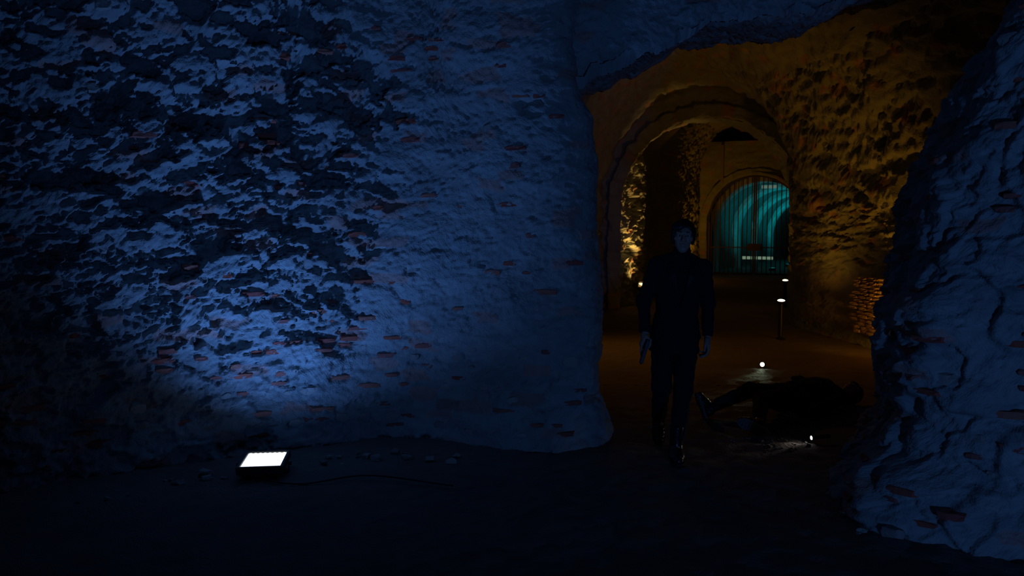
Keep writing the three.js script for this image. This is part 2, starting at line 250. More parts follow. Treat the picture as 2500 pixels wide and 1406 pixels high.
{ // patch of coursed brick low on the right wall, by the hidden lamp
  const r = rngOf(71);
  for (let k = 0; k < 15; k++) { const h = 0.24 + k * 0.054; for (let z = -10.5 - 0.1 * r(); z > -12.05 + 0.25 * hash(k, 3);) { const w = 0.17 + 0.13 * r(), zc = z - w / 2, slope = (tr(zc + 0.1) - tr(zc - 0.1)) / 0.2; const o = part(brickShapes[Math.floor(r() * 6)], M.paleBricks[Math.floor(r() * 3)], 'brick', wallTunnelRight); o.position.set(tr(zc) - 0.085 - 0.014 * r(), h, zc); o.rotation.set(0, -Math.PI / 2 + Math.atan(slope), (r() - 0.5) * 0.03, 'YXZ'); o.scale.set(w, 0.049, 0.1); z -= w + 0.012; } }
}

// first arch: wall with an arched opening, its raised ring, and the passage behind that turns right
const A1 = { x: 4.13, r: 1.86, spring: 2.08, z: -17.4 };
const turn = 21 * Math.PI / 180, head = [Math.sin(turn), -Math.cos(turn)], side = [Math.cos(turn), Math.sin(turn)];
function archWall(toWorld, r, spring, halfW, top, thickness, seed, e, res, colour) {      // a plane with an arched hole, thick: spokes from the opening out to the edge of the wall
  const L = spring, arc = Math.PI * r, total = 2 * L + arc, nu = Math.round(total / res);
  const rim = t => { const q = t * total; if (q < L) return [-r, q, -1, 0]; if (q > L + arc) return [r, total - q, 1, 0]; const th = Math.PI - (q - L) / r; return [r * Math.cos(th), spring + r * Math.sin(th), Math.cos(th), Math.sin(th)]; };
  const nvF = Math.round((halfW - r + 0.6) / res), nvT = Math.max(2, Math.round(thickness / res));
  return gridSurface(nu, nvF + nvT, (u, v) => {
    const [px, py, nx, ny] = rim(u), j = v * (nvF + nvT); let x = px, y = py, w = 0, kind;
    if (j <= nvT) { w = -thickness * (1 - j / nvT); kind = 0; } else { const t = (j - nvT) / nvF, kx = nx ? (halfW - Math.abs(px)) / Math.max(1e-6, Math.abs(nx)) : 1e9, ky = ny > 0 ? (top - py) / ny : 1e9, k = Math.max(0.02, Math.min(kx, ky)); x += nx * k * t; y += ny * k * t; kind = 1; }
    const d = masonry(x + (kind ? 0 : w) + seed * 3, y, seed, e, 0) * (kind ? 1 : 0.7);
    const q = kind ? toWorld(x, y, d) : toWorld(x - nx * d, y - ny * d, w);
    return { p: q, c: (colour ?? masonryColour)(x + (kind ? 0 : w) + seed * 3, y, seed), uv: [x + w, y] };
  });
}
function archBand(toWorld, r0, r1, spring, foot, out, seed, rough = 0.02) {                // a raised ring round an opening
  const legs = spring - foot, arc = Math.PI * (r0 + r1) / 2, total = 2 * legs + arc, nu = Math.round(total / 0.05);
  return gridSurface(nu, 14, (u, v) => {
    const q = u * total; let nx, ny, cy; if (q < legs) { nx = -1; ny = 0; cy = foot + q; } else if (q > legs + arc) { nx = 1; ny = 0; cy = foot + total - q; } else { const th = Math.PI - (q - legs) / arc * Math.PI; nx = Math.cos(th); ny = Math.sin(th); cy = spring; }
    const j = Math.round(v * 14), rr = j < 3 ? r0 : j > 11 ? r1 : lerp(r0, r1, (j - 3) / 8), w = j < 3 ? -0.06 + (out + 0.06) * j / 3 : j > 11 ? out - (out + 0.06) * (j - 11) / 3 : out;
    const d = rough * n3(nx * r0 * 3 + seed, (cy + ny * r0) * 3, rr * 4) + rough * 0.6 * n3(nx * r0 * 9 + seed, (cy + ny * r0) * 9, rr * 9);
    return { p: toWorld(nx * (rr + d), cy + ny * (rr + d), w + d), c: masonryColour(nx * r0 + seed, cy + ny * r0, seed), uv: [q, rr] };
  });
}
const toA1 = (x, y, w) => [A1.x + x + w * 0, y, A1.z + w];
const wallArch = structure(archWall(toA1, A1.r, A1.spring, 2.7, 5.2, 0.7, 21, 0.35, 0.04), M.wallFar, 'wall_arch', 'masonry wall pierced by the wide near arch');
part(archBand(toA1, A1.r + 0.02, A1.r + 0.29, A1.spring, 0, 0.09, 5, 0.03), M.wallFar, 'arch_ring', wallArch);

// passage walls; points along the passage are (t forward, o to the right of the axis)
const P0 = [A1.x, A1.z], pass = (t, o) => [P0[0] + head[0] * t + side[0] * o, P0[1] + head[1] * t + side[1] * o];
const passLeft = makeWall([[2.2, -17.5], [2.45, -17.95], [2.9, -18.55], [3.0, -19.1], pass(2.2, -2.25), pass(4.2, -2.3), pass(5.9, -2.2), pass(6.1, -1.8), pass(7.4, -1.72), pass(8.6, -1.72), pass(10.4, -1.72)],
  { seed: 27, h0: -0.1, h1: 5.4, res: 0.03, gain: 1.25, erosion: (s) => 1 - 0.6 * sstep(2, 2.6, s), lean: h => Math.max(0, h - 3.2) ** 2 * 0.22 });
structure(passLeft.geometry, M.wallFar, 'wall_passage_left', 'pitted jamb and left wall of the passage');
const passRight = makeWall([pass(10.4, 1.75), pass(7, 1.8), pass(3, 1.95), pass(0.9, 2.0), [6.2, -17.6]], { seed: 29, h0: -0.1, h1: 5.4, res: 0.07, erosion: () => 0.5, lean: h => Math.max(0, h - 3.2) ** 2 * 0.22 });
structure(passRight.geometry, M.wallFar, 'wall_passage_right');
structure(gridSurface(70, 150, (u, v) => { const t = lerp(-0.5, 13.2, v), th = Math.PI * (1 - u), [x, z] = pass(t, 2.25 * Math.cos(th)), d = masonry(u * 5, t, 33, 0.3, 0); return { p: [x, 3.1 + (1.95 - d) * Math.sin(th), z], c: masonryColour(u * 5, t, 33), uv: [u * 5, t] }; }), M.wallFar, 'ceiling_passage');

// gate wall: stops short of the vault and leaves a dark gap above
const G = { t: 10.2, r: 1.5, spring: 1.75 }, toG = (x, y, w) => { const [a, b] = pass(G.t - w, x + 0.02); return [a, y + 0.1, b]; };
const wallGate = structure(archWall(toG, G.r, G.spring, 1.95, 4.35, 0.45, 41, 0.06, 0.045), M.wallFar, 'wall_gate', 'plain wall around the barred gate');
part(archBand(toG, G.r + 0.02, G.r + 0.22, G.spring, 0.5, 0.035, 7, 0.012), M.wallFar, 'arch_ring', wallGate);
for (const [x, w, h] of [[-1.02, 0.10, 2.0], [-1.85, 0.10, 4.3]]) { const b = part(stdUV(new RoundedBoxGeometry(w, x < -1.5 ? h : 1.25, 0.08, 2, 0.015)), std([0.30, 0.27, 0.23]), 'pilaster', wallGate); const [a, c] = pass(G.t - 0.02, x); b.position.set(a, x < -1.5 ? h / 2 : 3.72, c); b.rotation.y = -turn; }
structure(gridSurface(40, 40, (u, v) => { const [x, z] = pass(13.0, lerp(-2.6, 2.6, u)); return { p: [x, lerp(3.2, 5.4, v), z], c: masonryColour(u * 5, v * 2, 51), uv: [u * 5, v * 2] }; }), M.wallFar, 'wall_gap_back');
{ const [x, z] = pass(G.t + 1.6, 0); const m = structure(new RoundedBoxGeometry(4.4, 0.3, 3.0, 2, 0.02), M.wallFar, 'ceiling_over_gate'); m.geometry = stdUV(m.geometry); m.geometry.setAttribute('color', new THREE.BufferAttribute(new Float32Array(m.geometry.attributes.position.count * 3).fill(0.25), 3)); m.position.set(x, 3.62, z); m.rotation.y = -turn; }

// teal corridor behind the gate, bending further right and dropping a little
const turn2 = 28 * Math.PI / 180, h2 = [Math.sin(turn2), -Math.cos(turn2)], s2 = [Math.cos(turn2), Math.sin(turn2)], C0 = pass(G.t + 0.35, 0.05), corr = (t, o) => [C0[0] + h2[0] * t + s2[0] * o, C0[1] + h2[1] * t + s2[1] * o];
const corrR = 1.78, corrSpring = t => 1.62 - 0.03 * t;
function corridorSection(a, t, r) { const L = corrSpring(t) + 0.2, arc = Math.PI * r, total = 2 * L + arc, q = a * total; if (q < L) return [-r, q - 0.2, 1, 0]; if (q > L + arc) return [r, total - q - 0.2, -1, 0]; const th = Math.PI - (q - L) / r; return [r * Math.cos(th), corrSpring(t) + r * Math.sin(th), -Math.cos(th), -Math.sin(th)]; }
structure(gridSurface(120, 180, (u, v) => { const t = lerp(-0.4, 17, v), q = corridorSection(u, t, corrR), d = masonry(u * 9, t, 61, 0.15, 0) * 0.6, [x, z] = corr(t, q[0] + q[2] * d); return { p: [x, q[1] + q[3] * d, z], c: masonryColour(u * 9, t, 61, 0.4), uv: [u * 9, t] }; }), M.wallFar, 'ceiling_corridor', 'vaulted corridor glowing teal behind the gate');  // vault tone darkened as painted shade between the lit ribs
structure(gridSurface(30, 30, (u, v) => { const [x, z] = corr(17, lerp(-2, 2, u)); return { p: [x, lerp(-0.2, 3.4, v), z], c: masonryColour(u * 4, v * 3, 63), uv: [u * 4, v * 3] }; }), M.wallFar, 'wall_corridor_end');
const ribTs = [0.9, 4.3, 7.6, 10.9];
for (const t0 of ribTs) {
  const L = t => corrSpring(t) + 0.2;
  structure(gridSurface(90, 12, (u, v) => { const j = Math.round(v * 12), t = j < 3 ? t0 : j > 9 ? t0 + 0.75 : t0 + 0.75 * (j - 3) / 6, rr = j < 3 ? corrR + 0.05 - 0.21 * j / 3 : j > 9 ? corrR - 0.16 + 0.21 * (j - 9) / 3 : corrR - 0.16; const q = corridorSection(u, t, rr), [x, z] = corr(t, q[0]); return { p: [x, q[1], z], c: masonryColour(u * 9, t, 67, 1.7), uv: [u * 9, t + rr] }; }), M.wallFar, 'trim_' + (ribTs.indexOf(t0) + 1), 'transverse rib of the teal corridor vault');  // paler rib tone stands in for light falling on the ribs
}

// ------------------------------------------------------------------ lamps
const glow = (color, strength) => { const m = std([0.02, 0.02, 0.02], { roughness: 0.4 }); m.emissive = color.clone(); m.emissiveIntensity = strength; return m; };
const cyl = (r0, r1, h, n = 24) => stdUV(new THREE.CylinderGeometry(r0, r1, h, n));
const rbox = (x, y, z, r = 0.01) => stdUV(new RoundedBoxGeometry(x, y, z, 2, r));
function put(m, x, y, z, rx = 0, ry = 0, rz = 0) { m.position.set(x, y, z); m.rotation.set(rx, ry, rz, 'YXZ'); return m; }
function spot(color, intensity, from, to, angle, penumbra, size) {
  const l = new THREE.SpotLight(color, intensity, 0, angle, penumbra, 2); l.position.set(...from); l.target.position.set(...to); l.castShadow = true; l.shadow.radius = size / 0.02; l.shadow.mapSize.set(1024, 1024); l.shadow.bias = -0.002; l.name = 'lamp_beam'; scene.add(l, l.target); return l;
}
function floodlight(label, pos, yaw, pitch, rest) {      // LED floodlight: finned housing, bezel, bracket, cable and a face of 8 x 6 LEDs; pitch 0 faces straight up
  const t = thing('floodlight', label, 'floodlight', pos); t.rotation.y = yaw;
  const hd = new THREE.Group(); hd.name = 'lamp_head'; t.add(hd); hd.position.set(0, rest ? 0.062 : 0.13, 0); hd.rotation.x = pitch; hd.scale.setScalar(rest ? 0.92 : 0.86);
  part(rbox(0.34, 0.045, 0.42, 0.012), M.black, 'housing', hd);
  const rim = []; for (const s of [-1, 1]) { rim.push(new RoundedBoxGeometry(0.34, 0.024, 0.022, 2, 0.005).translate(0, 0.03, s * 0.199), new RoundedBoxGeometry(0.022, 0.024, 0.40, 2, 0.005).translate(s * 0.159, 0.03, 0)); } part(stdUV(mergeGeometries(rim)), M.black, 'bezel', hd);
  part(rbox(0.296, 0.006, 0.376, 0.002).translate(0, 0.024, 0), glow(new THREE.Color().setRGB(0.9, 0.95, 1.0), 1.05), 'lamp_face', hd);
  const leds = []; for (let i = 0; i < 8; i++) for (let j = 0; j < 7; j++) leds.push(new THREE.CylinderGeometry(0.012, 0.0145, 0.009, 12).translate(-0.127 + i * 0.0363, 0.030, -0.159 + j * 0.053));
  part(stdUV(mergeGeometries(leds)), glow(new THREE.Color().setRGB(0.92, 0.97, 1.0), 1.15), 'led_lenses', hd).userData.kind = 'stuff';
  const fins = []; for (let i = 0; i < 9; i++) fins.push(new THREE.BoxGeometry(0.006, 0.03, 0.36).translate(-0.13 + i * 0.0325, -0.035, 0)); part(stdUV(mergeGeometries(fins)), M.black, 'cooling_fins', hd);
  const br = []; for (const s of [-1, 1]) { br.push(new RoundedBoxGeometry(0.008, rest ? 0.075 : 0.14, 0.035, 1, 0.003).translate(s * (rest ? 0.168 : 0.158), rest ? 0.037 : 0.07, 0)); } br.push(new RoundedBoxGeometry(rest ? 0.345 : 0.324, 0.008, 0.04, 1, 0.003).translate(0, 0.006, 0)); part(stdUV(mergeGeometries(br)), M.darkMetal, 'bracket', t);
  for (const s of [-1, 1]) put(part(cyl(0.016, 0.016, 0.014, 12), M.castMetal, 'clamp_knob', t), s * (rest ? 0.18 : 0.168), rest ? 0.062 : 0.13, 0, 0, 0, Math.PI / 2);
  part(stdUV(new THREE.TubeGeometry(new THREE.CatmullRomCurve3([V(0, 0.05, 0.15), V(0.08, 0.02, 0.26), V(0.3, 0.012, 0.34), V(0.7, 0.012, 0.2), V(1.3, 0.012, 0.5)]), 60, 0.006, 8)), M.rubber, 'cable', t);
  return t;
}
floodlight('black floodlight on the ground with a glaring blue-white face', [-1.74, 0.01, -5.74], 0.12, 0.03, true);
spot(BLUE, POWER.flood, [-1.74, 0.11, -5.74], [-1.64, 1.5, -6.3], 1.17, 1.0, 0.11);
floodlight('black floodlight behind the camera that lights the piers', [2.15, 0.01, 1.9], 3.0, 1.0);
spot(BLUE, POWER.flood2, [2.12, 0.2, 1.72], [1.75, 2.6, -6], 0.7, 1.0, 0.12);

function bollard(label, pos, lean) {               // short dark post with a disc-shaped amber lamp on top
  const t = thing('path_lamp', label, 'lamp', pos, 'lit path lamps along the right side of the tunnel');
  part(stdUV(new THREE.LatheGeometry([[0, 0], [0.075, 0], [0.078, 0.012], [0.05, 0.022], [0.036, 0.04]].map(p => new THREE.Vector2(...p)), 24)), M.darkMetal, 'base', t);
  part(cyl(0.033, 0.036, 0.54, 20).translate(0, 0.29, 0), M.darkMetal, 'post', t);
  const hd = new THREE.Group(); hd.name = 'lamp_head'; t.add(hd); hd.position.y = 0.575; hd.rotation.set(0.28, lean, 0, 'YXZ');
  part(stdUV(new THREE.LatheGeometry([[0.03, -0.03], [0.062, -0.012], [0.066, 0.02], [0.060, 0.024], [0.057, 0.012]].map(p => new THREE.Vector2(...p)), 28)), M.darkMetal, 'shade', hd);
  part(stdUV(new THREE.SphereGeometry(0.057, 24, 10, 0, Math.PI * 2, 0, Math.PI / 2).scale(1, 0.35, 1)).translate(0, 0.012, 0), glow(new THREE.Color().setRGB(1, 0.83, 0.56), 3.5), 'lamp_lens', hd);
  const l = new THREE.SpotLight(AMBER, POWER.bollard, 0, 1.25, 1, 2); l.position.set(pos[0], pos[1] + 0.64, pos[2]); l.target.position.set(pos[0] + 0.5, pos[1] + 2.4, pos[2] - 0.2); l.castShadow = true; l.shadow.radius = 3; l.name = 'lamp_beam'; scene.add(l, l.target);
  return t;
}
bollard('nearer of the two lit path lamps, by the rough right wall', [4.12, 0, -12.7], -0.3);
bollard('farther of the two lit path lamps, beside the right foot of the arch', [5.72, 0, -17.4], -0.3);

function uplight(label, pos, yaw, tilt, group) {           // adjustable spot on a spike
  const t = thing('spotlight', label, 'spotlight', pos, group); t.rotation.y = yaw;
  part(cyl(0.016, 0.02, 0.2, 12).translate(0, 0.1, 0), M.darkMetal, 'stake', t);
  const hd = new THREE.Group(); hd.name = 'lamp_head'; t.add(hd); hd.position.y = 0.24; hd.rotation.x = tilt;
  part(stdUV(new THREE.LatheGeometry([[0, -0.1], [0.05, -0.095], [0.075, -0.04], [0.09, 0.07], [0.098, 0.07], [0.098, 0.085], [0.086, 0.085], [0.082, 0.05]].map(p => new THREE.Vector2(...p)), 28)), M.darkMetal, 'housing', hd);
  part(cyl(0.083, 0.083, 0.006, 28).translate(0, 0.05, 0), glow(new THREE.Color().setRGB(1, 0.75, 0.35), 2.2), 'lamp_lens', hd);
  return t;
}
uplight('taller of the two spotlights at the foot of the bright pitted jamb', [2.80, 0.17, -17.95], 0.3, 0.5, 'spotlights at the foot of the pitted jamb');
uplight('lower of the two spotlights at the foot of the bright pitted jamb', [2.88, 0.05, -17.8], 0.2, 0.9, 'spotlights at the foot of the pitted jamb');
spot(GOLD, POWER.jambLamp, [2.74, 0.42, -17.88], [2.68, 2.4, -18.3], 0.55, 1, 0.12);
spot(AMBER, POWER.jambFill, [2.9, 0.36, -17.66], [3.4, 2.2, -17.0], 1.2, 1, 0.12);
uplight('spotlight on the ground hidden behind the end of the near right wall', [4.86, 0.0, -10.25], -0.5, -0.2);
spot(AMBER, POWER.wallLamp, [4.84, 0.36, -10.3], [5.04, 1.1, -11.5], 1.25, 1, 0.12);
uplight('added unseen downward spotlight on the left tunnel wall behind the pier, brightens the floor', [0.86, 2.35, -12.2], 0.9, 2.3);
spot(AMBER, POWER.addedDownLamp, [1.0, 2.45, -12.1], [1.95, 0, -10.9], 1.05, 1, 0.12);  // beam of an added, unseen lamp that brightens the tunnel floor
uplight('spotlight beside the gate, behind the walking person', [5.45, 0.0, -24.9], -0.5, 0.2);
spot(AMBER, POWER.passLamp, [5.47, 0.36, -24.95], [5.7, 2.6, -26.0], 1.35, 1, 0.12);

// strip lights in the teal corridor
function stripLight(label, t0, o0, length, y, along, color, glowPower) {
  const [x, z] = corr(t0, o0), t = thing('strip_light', label, 'strip light', [x, y, z], 'pale strip lights in the teal corridor'); t.rotation.y = -turn2 + along;
  part(rbox(length, 0.05, 0.09, 0.01), M.castMetal, 'housing', t);
  part(rbox(length - 0.03, 0.11, 0.03, 0.012).translate(0, 0.0, 0.05), glow(color, glowPower), 'light_tube', t);
  return t;
}
stripLight('pale strip light low across the teal corridor', 4.7, -0.9, 1.2, 0.5, 0, new THREE.Color().setRGB(0.42, 0.62, 0.42), 0.32);
stripLight('short pale strip light under the crown of the teal vault', 2.3, -0.05, 0.55, 3.08, 0, new THREE.Color().setRGB(0.40, 0.66, 0.55), 0.2);
for (const [t, o, y, k] of [[2.9, 0, 0.4, 1], [6.2, 0, 0.4, 1.1], [9.4, 0, 0.4, 1.2]]) { const [x, z] = corr(t, o); const l = new THREE.SpotLight(TEAL, POWER.teal * k, 0, 1.25, 1, 2); l.position.set(x, y, z); const q = corr(t + 1.1, -0.2); l.target.position.set(q[0], 3, q[1]); l.castShadow = true; l.shadow.radius = 8; l.name = 'lamp_beam'; scene.add(l, l.target);
  const f = thing('ground_light', ['first teal ground light inside the corridor behind the gate', 'second teal ground light inside the corridor behind the gate', 'third teal ground light inside the corridor behind the gate'][Math.round((t - 2.9) / 3.25)], 'ground light', [x, 0.1, z], 'teal ground lights in the corridor');
  part(cyl(0.11, 0.13, 0.12, 24).translate(0, 0.06, 0), M.darkMetal, 'housing', f); part(cyl(0.09, 0.09, 0.01, 24).translate(0, 0.123, 0), glow(TEAL, 0.25), 'lamp_lens', f); }

// ------------------------------------------------------------------ the gate: two leaves of upright bars in an arched opening
{
  const [gx, gz] = pass(G.t - 0.0 + 0.2, 0.02), t = thing('barred_gate', 'double-leaf iron gate of upright bars closing the arched way to the teal corridor', 'gate', [gx, 0.1, gz]); t.rotation.y = -turn;
  const topAt = x => G.spring + Math.sqrt(Math.max(0, (G.r - 0.02) ** 2 - x * x));
  const bar = (x, r) => { const h = topAt(x) - 0.04; part(stdUV(new THREE.CylinderGeometry(r, r, h, 8)).translate(x, 0.04 + h / 2, 0), M.ironBar, 'bar', t); };
  for (let i = 0; i < 10; i++) { bar(-1.38 + i * 0.142, 0.017); bar(0.10 + i * 0.142, 0.017); }
  for (const [x, w] of [[-0.032, 0.055], [0.032, 0.055]]) part(rbox(w, topAt(0) - 0.06, 0.06, 0.008).translate(x, 0.03 + topAt(0) / 2, 0.01), M.ironBar, 'meeting_stile', t);
  for (const s of [-1, 1]) for (const y of [0.06, 0.92]) { const e = Math.min(1.44, y > G.spring ? Math.sqrt((G.r - 0.02) ** 2 - (y - G.spring) ** 2) : 1.44); part(rbox(e - 0.05, y < 0.5 ? 0.06 : 0.035, 0.02, 0.004).translate(s * (0.05 + (e - 0.05) / 2), y, -0.018), M.ironBar, 'rail', t); }
  for (const s of [-1, 1]) part(rbox(0.05, G.spring, 0.05, 0.006).translate(s * 1.455, G.spring / 2, 0), M.ironBar, 'hanging_stile', t);
  const pts = []; for (let i = 0; i <= 32; i++) { const a = Math.PI * (1 - i / 32); pts.push(V((G.r - 0.03) * Math.cos(a), G.spring + (G.r - 0.03) * Math.sin(a), 0)); } part(stdUV(new THREE.TubeGeometry(new THREE.CatmullRomCurve3(pts), 64, 0.022, 8)), M.ironBar, 'arched_frame', t);
  const lock = part(rbox(0.42, 0.23, 0.07, 0.012).translate(0.0, 0.93, 0.05), M.ironBar, 'lock_box', t); part(cyl(0.022, 0.022, 0.02, 16).rotateX(Math.PI / 2).translate(0.09, 0.95, 0.092), M.castMetal, 'keyhole_rose', lock);
}

// ------------------------------------------------------------------ torches on the floor
function torch(label, pos, to, lensColor, lensPower, beam, power, lensR, cone) {
  const t = thing('torch', label, 'torch', pos, 'lit torches on the floor'); const d = V(...to).sub(V(...pos)).normalize(); t.quaternion.setFromUnitVectors(V(0, 0, 1), d);
  part(stdUV(new THREE.LatheGeometry([[0, -0.17], [0.015, -0.17], [0.017, -0.165], [0.017, -0.06], [0.0155, -0.055], [0.0155, -0.04], [lensR + 0.003, -0.02], [lensR + 0.006, 0], [lensR + 0.006, 0.014], [lensR, 0.014], [lensR - 0.002, 0.004]].map(p => new THREE.Vector2(...p)), 28).rotateX(Math.PI / 2)), M.gunMetal, 'barrel', t);
  const kn = []; for (let i = 0; i < 6; i++) kn.push(new THREE.TorusGeometry(0.0172, 0.0012, 6, 24).translate(0, 0, -0.15 + i * 0.013)); part(stdUV(mergeGeometries(kn)), M.gunMetal, 'grip_rings', t);
  part(cyl(0.005, 0.005, 0.006, 12).translate(0, 0.018, -0.075), M.rubber, 'switch', t);
  part(stdUV(new THREE.SphereGeometry(lensR, 20, 8, 0, Math.PI * 2, 0, Math.PI / 2).scale(1, 0.3, 1).rotateX(Math.PI / 2)).translate(0, 0, 0.006), glow(lensColor, lensPower), 'lamp_lens', t);
  const p = V(...pos).addScaledVector(d, 0.03); spot(beam, power, p.toArray(), to, cone, 1, 0.03); return t;
}
torch('lit torch lying on the floor behind the fallen person, pale green beam', [3.05, 0.05, -10.05], [1.62, 0.5, -6.6], new THREE.Color().setRGB(0.85, 1, 0.8), 12, new THREE.Color().setRGB(0.75, 1, 0.68), POWER.torchGreen, 0.026, 0.4);
torch('small lit torch lying on stony ground in front of the fallen person', [2.405, 0.045, -6.56], [1.2, 0.03, -6.15], new THREE.Color().setRGB(1, 1, 1), 12, new THREE.Color().setRGB(1, 0.92, 0.85), POWER.torchWhite, 0.017, 0.45);

// ------------------------------------------------------------------ figures: fields of distance meshed by surface nets
function surfaceNets(f, lo, hi, cell) {
  const n = [0, 1, 2].map(i => Math.ceil((hi[i] - lo[i]) / cell) + 2), [nx, ny, nz] = n, val = new Float32Array(nx * ny * nz);
  for (let k = 0, q = 0; k < nz; k++) for (let j = 0; j < ny; j++) for (let i = 0; i < nx; i++, q++) val[q] = f(lo[0] + i * cell, lo[1] + j * cell, lo[2] + k * cell);
  const id = new Int32Array(nx * ny * nz).fill(-1), pos = [], idx = [], off = [0, 1, nx, nx + 1, nx * ny, nx * ny + 1, nx * ny + nx, nx * ny + nx + 1], E = [[0, 1], [2, 3], [4, 5], [6, 7], [0, 2], [1, 3], [4, 6], [5, 7], [0, 4], [1, 5], [2, 6], [3, 7]];
  for (let k = 0; k < nz - 1; k++) for (let j = 0; j < ny - 1; j++) for (let i = 0; i < nx - 1; i++) {
    const b = i + nx * (j + ny * k); let m = 0; for (let c = 0; c < 8; c++) if (val[b + off[c]] < 0) m |= 1 << c; if (m === 0 || m === 255) continue;
    let x = 0, y = 0, z = 0, w = 0; for (const [p, q] of E) { const a = val[b + off[p]], d = val[b + off[q]]; if ((a < 0) === (d < 0)) continue; const t = a / (a - d); x += (p & 1) + t * ((q & 1) - (p & 1)); y += (p >> 1 & 1) + t * ((q >> 1 & 1) - (p >> 1 & 1)); z += (p >> 2) + t * ((q >> 2) - (p >> 2)); w++; }
    id[b] = pos.length / 3; pos.push(lo[0] + (i + x / w) * cell, lo[1] + (j + y / w) * cell, lo[2] + (k + z / w) * cell);
  }
  const quad = (a, b, c, d, flip) => { if (a < 0 || b < 0 || c < 0 || d < 0) return; flip ? idx.push(a, c, b, a, d, c) : idx.push(a, b, c, a, c, d); };
  for (let k = 1; k < nz - 1; k++) for (let j = 1; j < ny - 1; j++) for (let i = 1; i < nx - 1; i++) {
    const b = i + nx * (j + ny * k), s = val[b] < 0;
    if (s !== val[b + 1] < 0) quad(id[b - nx - nx * ny], id[b - nx * ny], id[b], id[b - nx], !s);
    if (s !== val[b + nx] < 0) quad(id[b - 1 - nx * ny], id[b - 1], id[b], id[b - nx * ny], !s);
    if (s !== val[b + nx * ny] < 0) quad(id[b - 1 - nx], id[b - nx], id[b], id[b - 1], !s);
  }
  const g = new THREE.BufferGeometry(); g.setAttribute('position', new THREE.BufferAttribute(new Float32Array(pos), 3)); g.setIndex(idx); g.computeVertexNormals(); return stdUV(g, 1);
}
const cap = (a, b, ra, rb = ra) => { const [ax, ay, az] = a, dx = b[0] - ax, dy = b[1] - ay, dz = b[2] - az, l = dx * dx + dy * dy + dz * dz || 1e-9; return (x, y, z) => { const px = x - ax, py = y - ay, pz = z - az, t = clamp((px * dx + py * dy + pz * dz) / l), ex = px - dx * t, ey = py - dy * t, ez = pz - dz * t; return Math.sqrt(ex * ex + ey * ey + ez * ez) - ra - (rb - ra) * t; }; };
const ell = (c, r) => (x, y, z) => { const a = (x - c[0]) / r[0], b = (y - c[1]) / r[1], d = (z - c[2]) / r[2], k0 = Math.sqrt(a * a + b * b + d * d), k1 = Math.sqrt((a / r[0]) ** 2 + (b / r[1]) ** 2 + (d / r[2]) ** 2); return k1 < 1e-6 ? -Math.min(...r) : k0 * (k0 - 1) / k1; };
const smin = (a, b, k) => { const h = Math.max(k - Math.abs(a - b), 0) / k; return Math.min(a, b) - h * h * k * 0.25; };
const uni = (k, ...f) => (x, y, z) => { let d = f[0](x, y, z); for (let i = 1; i < f.length; i++) d = smin(d, f[i](x, y, z), k); return d; };
const cut = (k, f, ...g) => (x, y, z) => { let d = f(x, y, z); for (const q of g) d = -smin(-d, q(x, y, z), k); return d; };
const mir = f => (x, y, z) => f(Math.abs(x), y, z);
const inFrame = (m, f) => { const e = m.clone().invert().elements; return (x, y, z) => f(e[0] * x + e[4] * y + e[8] * z + e[12], e[1] * x + e[5] * y + e[9] * z + e[13], e[2] * x + e[6] * y + e[10] * z + e[14]); };
// frame with its y axis along up and its z axis as near to front as can be
function frame(o, up, front) { const y = V(...up).normalize(), x = y.clone().cross(V(...front)).normalize(), z = x.clone().cross(y); return new THREE.Matrix4().makeBasis(x, y, z).setPosition(...o); }

// head: x to the person's left, y up, z forward, origin between the ears
const headField = (() => {
  let f = uni(0.035, ell([0, 0.036, -0.012], [0.073, 0.086, 0.091]), ell([0, -0.045, 0.024], [0.056, 0.062, 0.060]), ell([0, -0.098, 0.052], [0.024, 0.018, 0.02]));
  f = uni(0.022, f, mir(ell([0.044, -0.014, 0.056], [0.024, 0.02, 0.024])), mir(cap([0.012, 0.03, 0.079], [0.044, 0.031, 0.064], 0.011, 0.009)), cap([0, -0.05, -0.02], [0, -0.14, -0.045], 0.050, 0.050));
  f = cut(0.018, f, mir(ell([0.031, 0.008, 0.091], [0.017, 0.011, 0.017])));
  f = uni(0.010, f, cap([0, 0.022, 0.083], [0, -0.026, 0.104], 0.0075, 0.0125), mir(ell([0.012, -0.031, 0.090], [0.009, 0.008, 0.011])), mir(cap([0.018, 0.0155, 0.082], [0.044, 0.0145, 0.072], 0.0055)), mir(cap([0.02, -0.002, 0.082], [0.043, -0.001, 0.073], 0.005)));
  f = uni(0.006, f, mir(cap([0.004, -0.0565, 0.087], [0.021, -0.0605, 0.077], 0.0062, 0.004)), cap([-0.013, -0.069, 0.083], [0.013, -0.069, 0.083], 0.0075));
  f = cut(0.004, f, mir(cap([0, -0.0628, 0.094], [0.024, -0.0638, 0.082], 0.0022)), mir(ell([0.007, -0.036, 0.098], [0.004, 0.003, 0.006])));
  return uni(0.008, f, mir(cut(0.006, ell([0.075, 0.0, -0.008], [0.010, 0.031, 0.019]), ell([0.084, 0.004, -0.004], [0.007, 0.018, 0.010]))));
})();
const headGeo = surfaceNets(headField, [-0.095, -0.17, -0.12], [0.095, 0.135, 0.13], 0.003);
